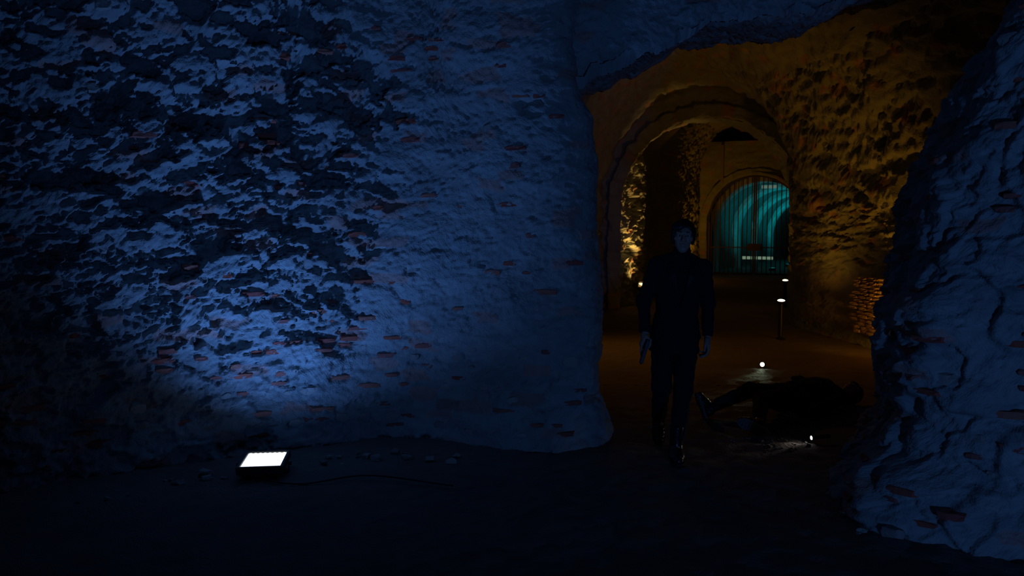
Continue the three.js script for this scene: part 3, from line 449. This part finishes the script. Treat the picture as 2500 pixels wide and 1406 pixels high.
const hairField = (x, y, z) => {                       // dark swept hair, fuller over the person's right brow
  const strand = 0.0016 * n3(x * 70 + y * 25, y * 14, z * 60) + 0.0018 * n3(x * 150, y * 40, z * 140);
  let d = uni(0.03, ell([0, 0.046, -0.016], [0.085, 0.092, 0.100]), mir(ell([0.071, 0.0, -0.012], [0.017, 0.055, 0.045])), ell([-0.045, 0.072, 0.052], [0.045, 0.034, 0.036]), ell([0, -0.03, -0.07], [0.06, 0.07, 0.035]))(x, y, z) + strand;
  d = cut(0.012, () => d, ell([0.010, -0.028, 0.088], [0.064, 0.088, 0.082]), ell([0.02, 0.03, 0.1], [0.048, 0.042, 0.05]), (a, b) => b + 0.085)(x, y, z); return d;
};
const hairGeo = surfaceNets(hairField, [-0.115, -0.13, -0.14], [0.115, 0.16, 0.13], 0.0035);
// hands: wrist at the origin, fingers to -y, palm faces +x, thumb side +z
function handField(kind) {
  const palm = uni(0.02, cap([0, 0.03, 0], [0, -0.015, 0], 0.026, 0.025), ell([0, -0.052, 0.002], [0.017, 0.048, 0.041]), cap([-0.003, -0.085, 0.028], [-0.002, -0.078, -0.026], 0.0115, 0.0105), ell([0.010, -0.035, 0.026], [0.016, 0.03, 0.018]));
  const k = [[-0.003, -0.087, 0.030], [-0.003, -0.091, 0.010], [-0.003, -0.087, -0.010], [-0.002, -0.078, -0.027]], L = [[0.042, 0.026, 0.02], [0.046, 0.029, 0.021], [0.042, 0.027, 0.02], [0.034, 0.021, 0.018]], fingers = [];
  k.forEach((p, i) => {
    const r = [0.0098, 0.0099, 0.0094, 0.0082][i]; let turns = kind === 'grip' ? (i ? [62, 148, 215] : [12, 20, 26]) : [18 + 5 * i, 55 + 6 * i, 84 + 8 * i], q = p;
    L[i].forEach((l, j) => { const a = turns[j] * Math.PI / 180, l2 = l * (kind === 'grip' && i ? 0.92 : 1), e = [q[0] + Math.sin(a) * l2, q[1] - Math.cos(a) * l2, q[2] + (kind === 'grip' ? 0 : 0.002 * (1.5 - i))]; fingers.push(cap(q, e, r * (1 - 0.08 * j), r * (0.92 - 0.08 * j))); q = e; });
  });
  const th = kind === 'grip' ? [[0.012, -0.022, 0.03], [0.044, -0.035, 0.046], [0.052, -0.066, 0.05], [0.047, -0.09, 0.053]] : [[0.01, -0.025, 0.028], [0.022, -0.055, 0.046], [0.028, -0.082, 0.048], [0.03, -0.104, 0.044]];
  const thumb = [0, 1, 2].map(i => cap(th[i], th[i + 1], [0.0145, 0.0115, 0.0098][i], [0.0115, 0.0102, 0.0085][i]));
  return uni(0.006, uni(0.014, palm, thumb[0]), thumb[1], thumb[2], ...fingers.map((f, i) => i % 3 === 0 ? f : f));
}
const gripHand = surfaceNets(handField('grip'), [-0.05, -0.2, -0.065], [0.085, 0.04, 0.085], 0.003), openHand = surfaceNets(handField('open'), [-0.05, -0.2, -0.065], [0.11, 0.04, 0.085], 0.003);
const mirrored = g => { const m = g.clone().applyMatrix4(new THREE.Matrix4().makeScale(-1, 1, 1)), i = m.index.array; for (let k = 0; k < i.length; k += 3) { const t = i[k]; i[k] = i[k + 1]; i[k + 1] = t; } m.computeVertexNormals(); return m; };
// boot: ankle at the origin, shank up +y, toe towards +z
const bootField = (x, y, z) => { const q = uni(0.045, cap([0, 0.15, -0.008], [0, 0.0, -0.006], 0.052, 0.047), cap([0, -0.045, -0.03], [0, -0.058, 0.06], 0.043, 0.046), cap([0, -0.06, 0.07], [0, -0.068, 0.145], 0.046, 0.033))(x, y, z); const crease = 0.0018 * n3(x * 20, y * 60, z * 40) * sstep(0.08, -0.03, y) + 0.0012 * Math.sin(z * 260) * sstep(0.05, 0.075, z) * (1 - sstep(0.1, 0.115, z)); return Math.max(q + crease, -0.084 - y, y - 0.155); };
const bootGeo = surfaceNets(bootField, [-0.07, -0.1, -0.1], [0.07, 0.17, 0.2], 0.005);
const soleGeo = (() => { const s = new THREE.Shape(); s.moveTo(-0.036, -0.06); s.bezierCurveTo(-0.036, -0.09, 0.036, -0.09, 0.036, -0.06); s.bezierCurveTo(0.034, 0.0, 0.05, 0.05, 0.049, 0.10); s.bezierCurveTo(0.045, 0.2, -0.045, 0.2, -0.049, 0.10); s.bezierCurveTo(-0.05, 0.05, -0.034, 0.0, -0.036, -0.06);
  const g = new THREE.ExtrudeGeometry(s, { depth: 0.012, bevelEnabled: true, bevelSize: 0.002, bevelThickness: 0.002, bevelSegments: 2, curveSegments: 20 }).rotateX(Math.PI / 2).translate(0, -0.084, 0); const bits = [g.toNonIndexed()];
  for (let i = 0; i < 9; i++) if (i !== 3) bits.push(new THREE.BoxGeometry(0.07 - (i > 6 ? 0.02 * (i - 6) : 0), 0.008, 0.013).translate(0, -0.101, -0.06 + i * 0.026).toNonIndexed()); return stdUV(mergeGeometries(bits.map(b => { b.deleteAttribute('uv'); return b; }))); })();

const skin = std([0.40, 0.26, 0.19], { roughness: 0.55 }), hairMat = std([0.012, 0.009, 0.008], { roughness: 0.5 }), eyeMat = std([0.55, 0.53, 0.5], { roughness: 0.2 }), irisMat = std([0.05, 0.035, 0.025], { roughness: 0.2 });
const lipMat = std([0.30, 0.13, 0.11], { roughness: 0.5 });
const fabric = (c, r = 0.9) => new THREE.MeshPhysicalMaterial({ color: new THREE.Color().setRGB(...c), roughness: r, bumpMap: clothGrain, bumpScale: 0.0008 });
const leather = std([0.012, 0.011, 0.011], { roughness: 0.28, bumpMap: stoneGrain, bumpScale: 0.001 });

function stackField(keys, grow) { const w = keys.map(k => [k[0], k[1]]), d = keys.map(k => [k[0], k[2]]), c = keys.map(k => [k[0], k[3] ?? 0]), lo = keys[0][0], hi = keys[keys.length - 1][0];
  return (x, y, z) => { const yy = clamp(y, lo, hi), a = interp(w, yy) + grow, b = interp(d, yy) + grow, q = Math.sqrt((x / a) ** 2 + ((z - interp(c, yy)) / b) ** 2), e = (q - 1) * Math.min(a, b) * (0.6 + 0.4 * Math.min(1, q)); return Math.max(e, Math.max(lo - y, y - hi)); }; }
const torsoKeys = [[-0.17, 0.182, 0.128], [0.0, 0.174, 0.124], [0.16, 0.153, 0.112], [0.31, 0.172, 0.122, 0.004], [0.42, 0.182, 0.114], [0.485, 0.165, 0.090, -0.01], [0.53, 0.08, 0.066, -0.015]];
function figure(name, label, pos, cfg) {
  const t = thing(name, label, 'person', pos), T = cfg.torso, P = (x, y, z) => V(x, y, z).applyMatrix4(T).toArray();
  const box = (pts, m) => { const lo = [1e9, 1e9, 1e9], hi = [-1e9, -1e9, -1e9]; for (const p of pts) for (let i = 0; i < 3; i++) { lo[i] = Math.min(lo[i], p[i] - m); hi[i] = Math.max(hi[i], p[i] + m); } return [lo, hi]; };
  const tcorners = [[-0.2, -0.2, -0.14], [0.2, -0.2, -0.14], [-0.2, -0.2, 0.15], [0.2, -0.2, 0.15], [-0.24, 0.55, -0.12], [0.24, 0.55, -0.12], [-0.24, 0.55, 0.14], [0.24, 0.55, 0.14]].map(c => P(...c));
  const sh = [P(-0.172, 0.475, -0.008), P(0.172, 0.475, -0.008)], neck = P(0, 0.49, -0.02), H = cfg.head;
  const arms = cfg.arms.map((a, i) => ({ sh: sh[i], el: a.el, wr: a.wr })), legs = cfg.legs;
  const headBase = V(0, -0.1, -0.035).applyMatrix4(H).toArray();
  // the body itself
  const bits = [inFrame(T, stackField(torsoKeys, -0.022)), cap(neck, headBase, 0.052, 0.05)];
  for (const a of arms) bits.push(cap(a.sh, a.el, 0.046, 0.038), cap(a.el, a.wr, 0.037, 0.027));
  for (const l of legs) bits.push(cap(l.hip, l.kn, 0.080, 0.054), cap(l.kn, l.an, 0.052, 0.036), cap(l.an, V(0, -0.06, 0.10).applyMatrix4(l.foot).toArray(), 0.033, 0.03));
  const [bl, bh] = box([...tcorners, headBase, ...arms.flatMap(a => [a.el, a.wr]), ...legs.flatMap(l => [l.kn, l.an, V(0, -0.06, 0.1).applyMatrix4(l.foot).toArray()])], 0.07);
  const parts = [surfaceNets(uni(0.03, ...bits), bl, bh, 0.013), headGeo.clone().applyMatrix4(H)];
  cfg.arms.forEach((a, i) => { const g = a.grip ? gripHand : openHand; parts.push((i ? mirrored(g) : g.clone()).applyMatrix4(a.hand)); });
  part(mergeGeometries(parts), skin, 'body', t);
  const face = (g, m, n) => part(g.clone().applyMatrix4(H), m, n, t);
  for (const s of [-1, 1]) { const e = face(stdUV(new THREE.SphereGeometry(0.0118, 20, 14).translate(s * 0.031, 0.0065, 0.0715)), eyeMat, 'eye'); const ir = stdUV(new THREE.SphereGeometry(0.0062, 16, 10).scale(1, 1, 0.45).translate(s * 0.031, 0.0062, 0.0812)).applyMatrix4(H); part(ir, irisMat, 'iris', e); }
  for (const s of [-1, 1]) face(stdUV(new THREE.TubeGeometry(new THREE.CatmullRomCurve3([V(s * 0.014, 0.030, 0.090), V(s * 0.030, 0.0345, 0.084), V(s * 0.047, 0.030, 0.069)]), 14, 0.0032, 7)), hairMat, 'eyebrow');
  face(hairGeo, hairMat, 'hair', t);
  // turtleneck, jacket, trousers, boots
  const cloth = cfg.cloth, wr = (x, y, z, s) => 0.004 * n3(x * 9 + s, y * 9, z * 9) + 0.0035 * n3(x * 22 + s, y * 16, z * 22) + 0.0015 * n3(x * 50, y * 40, z * 50 + s);
  const [tl_, th_] = box([...tcorners, ...sh], 0.06);
  const collarTop = V(0, -0.105, -0.028).applyMatrix4(H).toArray();
  part(surfaceNets(uni(0.04, inFrame(T, cut(0.01, stackField(torsoKeys, -0.008), (x, y, z) => y - 0.12)), cap(neck, collarTop, 0.078, 0.064), cap(P(0, 0.50, 0.02), V(0, -0.115, 0.0).applyMatrix4(H).toArray(), 0.06, 0.048)), box([...tcorners, collarTop], 0.08)[0], box([...tcorners, collarTop], 0.08)[1], 0.008), cloth.shirt, 'turtleneck', t);
  const sleeves = arms.map(a => uni(0.03, cap(a.sh, a.el, 0.064, 0.052), cap(a.el, lerpP(a.el, a.wr, 0.97), 0.051, 0.041)));
  const pads = [cap(P(-0.035, 0.545, -0.035), lerpP(P(-0.035, 0.545, -0.035), sh[0], 0.8), 0.05, 0.055), cap(P(0.035, 0.545, -0.035), lerpP(P(0.035, 0.545, -0.035), sh[1], 0.8), 0.05, 0.055), cap(P(-0.05, 0.492, -0.015), sh[0], 0.05, 0.060), cap(P(0.05, 0.492, -0.015), sh[1], 0.05, 0.060)];
  const torsoJ = inFrame(T, cut(0.006, stackField(torsoKeys.map(k => k[0] < 0 ? [cfg.hem ?? k[0], k[1], k[2]] : k), 0.006),
    (x, y, z) => Math.max(stackField(torsoKeys.map(k => [k[0] - (k[0] < 0 ? 0.1 : 0), k[1], k[2]]), -0.012)(x, y, z), y + 0.02),
    (x, y, z) => Math.max(Math.abs(x) - (y - 0.18) * 0.26, -z, 0.19 - y)));
  const closure = inFrame(T, (x, y, z) => z > 0 && y < 0.2 ? 0.005 * (1 - sstep(0.004, 0.014, Math.abs(x - 0.012))) : 0);
  const cuffCut = arms.map(a => { const d = V(...a.wr).sub(V(...a.el)).normalize(), o = d.dot(V(...a.wr)); return (x, y, z) => { const near = Math.hypot(x - a.wr[0], y - a.wr[1], z - a.wr[2]); return Math.max(o - (x * d.x + y * d.y + z * d.z), near - 0.1); }; });
  const jf = cut(0.004, uni(0.028, torsoJ, ...pads, ...sleeves), ...cuffCut), [jl, jh] = box([...tcorners, ...arms.flatMap(a => [a.el, a.wr])], 0.08);
  const jacket = part(surfaceNets((x, y, z) => jf(x, y, z) + wr(x, y, z, 3) + closure(x, y, z), jl, jh, 0.009), cloth.jacket, 'jacket', t);
  if (cfg.lapels) for (const s of [-1, 1]) {
    const shape = new THREE.Shape(); shape.moveTo(0.006, 0.18); shape.lineTo(0.075, 0.36); shape.lineTo(0.105, 0.385); shape.lineTo(0.092, 0.405); shape.lineTo(0.07, 0.47); shape.lineTo(0.055, 0.47); shape.bezierCurveTo(0.05, 0.38, 0.02, 0.26, 0.006, 0.18);
    const g = new THREE.ExtrudeGeometry(shape, { depth: 0.004, bevelEnabled: true, bevelSize: 0.002, bevelThickness: 0.002, bevelSegments: 2, steps: 1, curveSegments: 14 }), p = g.attributes.position;
    for (let i = 0; i < p.count; i++) { const x = p.getX(i), y = p.getY(i), w = interp(torsoKeys.map(k => [k[0], k[1]]), y) + 0.008, d = interp(torsoKeys.map(k => [k[0], k[2]]), y) + 0.012; p.setXYZ(i, s * x, y, p.getZ(i) + d * Math.sqrt(Math.max(0, 1 - (x / w) ** 2)) + interp(torsoKeys.map(k => [k[0], k[3] ?? 0]), y)); }
    if (s < 0) { const q = g.index ? g.index.array : null; if (!q) for (let i = 0; i < p.count; i += 3) { const a = [p.getX(i), p.getY(i), p.getZ(i)]; p.setXYZ(i, p.getX(i + 1), p.getY(i + 1), p.getZ(i + 1)); p.setXYZ(i + 1, ...a); } }
    g.computeVertexNormals(); part(stdUV(g).applyMatrix4(T), cloth.lapel, 'lapel', jacket);
  }
  if (cfg.vest) { const vf = inFrame(T, cut(0.01, stackField([[0.06, 0.165, 0.13], [0.2, 0.165, 0.135], [0.34, 0.175, 0.14], [0.46, 0.12, 0.12]], 0.012), mir(cap([0.2, 0.42, 0.2], [0.2, 0.42, -0.2], 0.07)))); part(surfaceNets((x, y, z) => vf(x, y, z) + 0.6 * wr(x, y, z, 8), tl_, th_, 0.009), cloth.vest, 'vest', t);
    for (const [x, y] of [[-0.09, 0.17], [0, 0.17], [0.09, 0.17]]) { const m = T.clone().multiply(new THREE.Matrix4().makeTranslation(x, y, 0.135)); part(rbox(0.075, 0.11, 0.04, 0.012).applyMatrix4(m), cloth.vest, 'pouch', t); } }
  const tr_ = legs.map(l => uni(0.03, cap(l.hip, l.kn, 0.100, 0.070), cap(l.kn, lerpP(l.an, l.kn, 0.18), 0.068, cfg.hemWidth ?? 0.056)));
  const seat = inFrame(T, stackField([[-0.16, 0.15, 0.11], [-0.06, 0.172, 0.122], [0.05, 0.165, 0.118], [0.14, 0.15, 0.108]], 0.0));
  const pts2 = [...tcorners, ...legs.flatMap(l => [l.hip, l.kn, l.an])], [ql, qh] = box(pts2, 0.09), tf = uni(0.035, seat, tr_[0]), tf2 = uni(0.035, seat, tr_[1]);
  part(surfaceNets((x, y, z) => Math.min(tf(x, y, z), tf2(x, y, z)) + 1.3 * wr(x, y, z, 13), ql, qh, 0.01), cloth.trousers, 'trousers', t);
  for (const l of legs) { const b = part(bootGeo.clone().applyMatrix4(l.foot), leather, 'boot', t); part(soleGeo.clone().applyMatrix4(l.foot), cloth.sole, 'sole', b); }
  return t;
}
function lerpP(a, b, t) { return [lerp(a[0], b[0], t), lerp(a[1], b[1], t), lerp(a[2], b[2], t)]; }

// the walking person
const walkAt = [1.27, 0.004, -6.26], gripFrame = frame([-0.272, 0.925, 0.05], [0.30, 0.95, -0.05], [0, 0.05, 1]);
{
  const foot1 = frame([-0.062, 0.112, 0.23], [0.02, 1, 0.02], [-0.06, 0, 1]), foot2 = frame([-0.092, 0.172, -0.33], [-0.02, 0.82, 0.57], [-0.05, -0.57, 0.82]);
  figure('person', 'person in a black jacket and turtleneck walking forward, dark swept hair, pistol held low', walkAt, {
    torso: frame([-0.034, 0.95, 0.0], [0.034, 0.5, 0.0], [-0.06, 0, 1]), head: frame([0.004, 1.648, 0.05], [0.07, 1, -0.05], [-0.16, 0.02, 1]),
    arms: [{ el: [-0.272, 1.165, -0.03], wr: [-0.272, 0.935, 0.045], hand: gripFrame, grip: true }, { el: [0.222, 1.15, -0.05], wr: [0.205, 0.90, 0.02], hand: frame([0.205, 0.895, 0.02], [0.0, 1, -0.15], [-0.1, 0.15, 1]) }],
    legs: [{ hip: [-0.118, 0.93, -0.01], kn: [-0.143, 0.52, 0.05], an: [-0.092, 0.172, -0.33], foot: foot2 }, { hip: [0.045, 0.93, 0.01], kn: [0.0, 0.52, 0.15], an: [-0.062, 0.112, 0.23], foot: foot1 }],
    lapels: true, cloth: { jacket: fabric([0.010, 0.010, 0.012]), lapel: fabric([0.016, 0.016, 0.020], 0.6), shirt: fabric([0.007, 0.007, 0.008]), trousers: fabric([0.009, 0.009, 0.011]), sole: M.rubber },
  });
}
// the pistol in the person's right hand: barrel along -y of the hand's frame, slide on the thumb side
{
  const t = new THREE.Group(); add(t, 'pistol'); tag(t, 'black pistol pointed at the ground in the walking person\'s right hand', 'pistol');
  t.applyMatrix4(new THREE.Matrix4().makeTranslation(...walkAt).multiply(gripFrame)); const X = 0.027;
  const slide = part(rbox(0.026, 0.185, 0.028, 0.004).translate(X, -0.125, 0.066), M.gunMetal, 'slide', t);
  const ser = []; for (let i = 0; i < 6; i++) ser.push(new THREE.BoxGeometry(0.0275, 0.002, 0.022).translate(X, -0.042 - i * 0.005, 0.066)); part(stdUV(mergeGeometries(ser)), M.black, 'serrations', slide);
  part(rbox(0.004, 0.006, 0.006, 0.001).translate(X, -0.21, 0.082), M.black, 'front_sight', slide); part(rbox(0.018, 0.006, 0.006, 0.001).translate(X, -0.04, 0.082), M.black, 'rear_sight', slide);
  part(rbox(0.024, 0.15, 0.018, 0.004).translate(X, -0.13, 0.046), M.black, 'frame', t);
  part(cyl(0.0065, 0.0065, 0.01, 16).translate(X, -0.219, 0.066), M.black, 'muzzle', t);
  part(rbox(0.027, 0.045, 0.11, 0.009).translate(X, -0.062, -0.004), M.black, 'grip', t);
  part(stdUV(new THREE.TubeGeometry(new THREE.CatmullRomCurve3([V(X, -0.084, 0.04), V(X, -0.088, 0.014), V(X, -0.108, 0.008), V(X, -0.128, 0.016), V(X, -0.136, 0.04)]), 24, 0.0032, 8)), M.black, 'trigger_guard', t);
  part(stdUV(new THREE.TubeGeometry(new THREE.CatmullRomCurve3([V(X, -0.104, 0.04), V(X, -0.110, 0.028), V(X, -0.106, 0.018)]), 10, 0.0028, 6)), M.black, 'trigger', t);
}
// the person lying on the floor
{
  const B = [2.4, 0, -7.6], R = (x, y, z) => [x - B[0], y, z - B[2]];
  const ax = [0.92, 0.03, -0.36];
  const kn1 = R(2.17, 0.245, -7.50), an1 = R(1.80, 0.105, -7.42), kn2 = R(2.2, 0.21, -7.26), an2 = R(2.06, 0.085, -6.86);
  const dir = (a, b) => [b[0] - a[0], b[1] - a[1], b[2] - a[2]];
  figure('person', 'person in dark clothing lying on their back on the floor, boot sole towards the left', B, {
    torso: frame(R(2.58, 0.145, -7.67), ax, [0, 1, 0.12]), head: frame(R(3.28, 0.12, -7.97), [0.9, 0.1, -0.42], [0.05, 1, 0.35]), hem: -0.1,
    arms: [{ el: R(2.80, 0.075, -8.20), wr: R(2.68, 0.06, -8.43), hand: frame(R(2.68, 0.05, -8.43), [0.5, 0.02, 0.85], [0.2, 0.6, 0.1]) }, { el: R(2.72, 0.08, -7.38), wr: R(2.50, 0.055, -7.24), hand: frame(R(2.5, 0.045, -7.24), [0.85, 0.02, -0.5], [-0.2, 0.6, 0.2]) }],
    legs: [{ hip: R(2.53, 0.135, -7.74), kn: kn1, an: an1, foot: frame(an1, dir(an1, kn1), [-0.25, 1, -0.05]) }, { hip: R(2.50, 0.135, -7.60), kn: kn2, an: an2, foot: frame(an2, dir(an2, kn2), [-0.9, 0.25, 0.1]) }],
    vest: true, cloth: { jacket: fabric([0.016, 0.024, 0.020]), vest: fabric([0.014, 0.020, 0.017], 0.8), shirt: fabric([0.012, 0.014, 0.012]), trousers: fabric([0.014, 0.022, 0.018]), sole: std([0.13, 0.115, 0.10], { roughness: 0.85 }) },
  });
}

scene.updateMatrixWorld(true);
renderer.render(scene, camera);
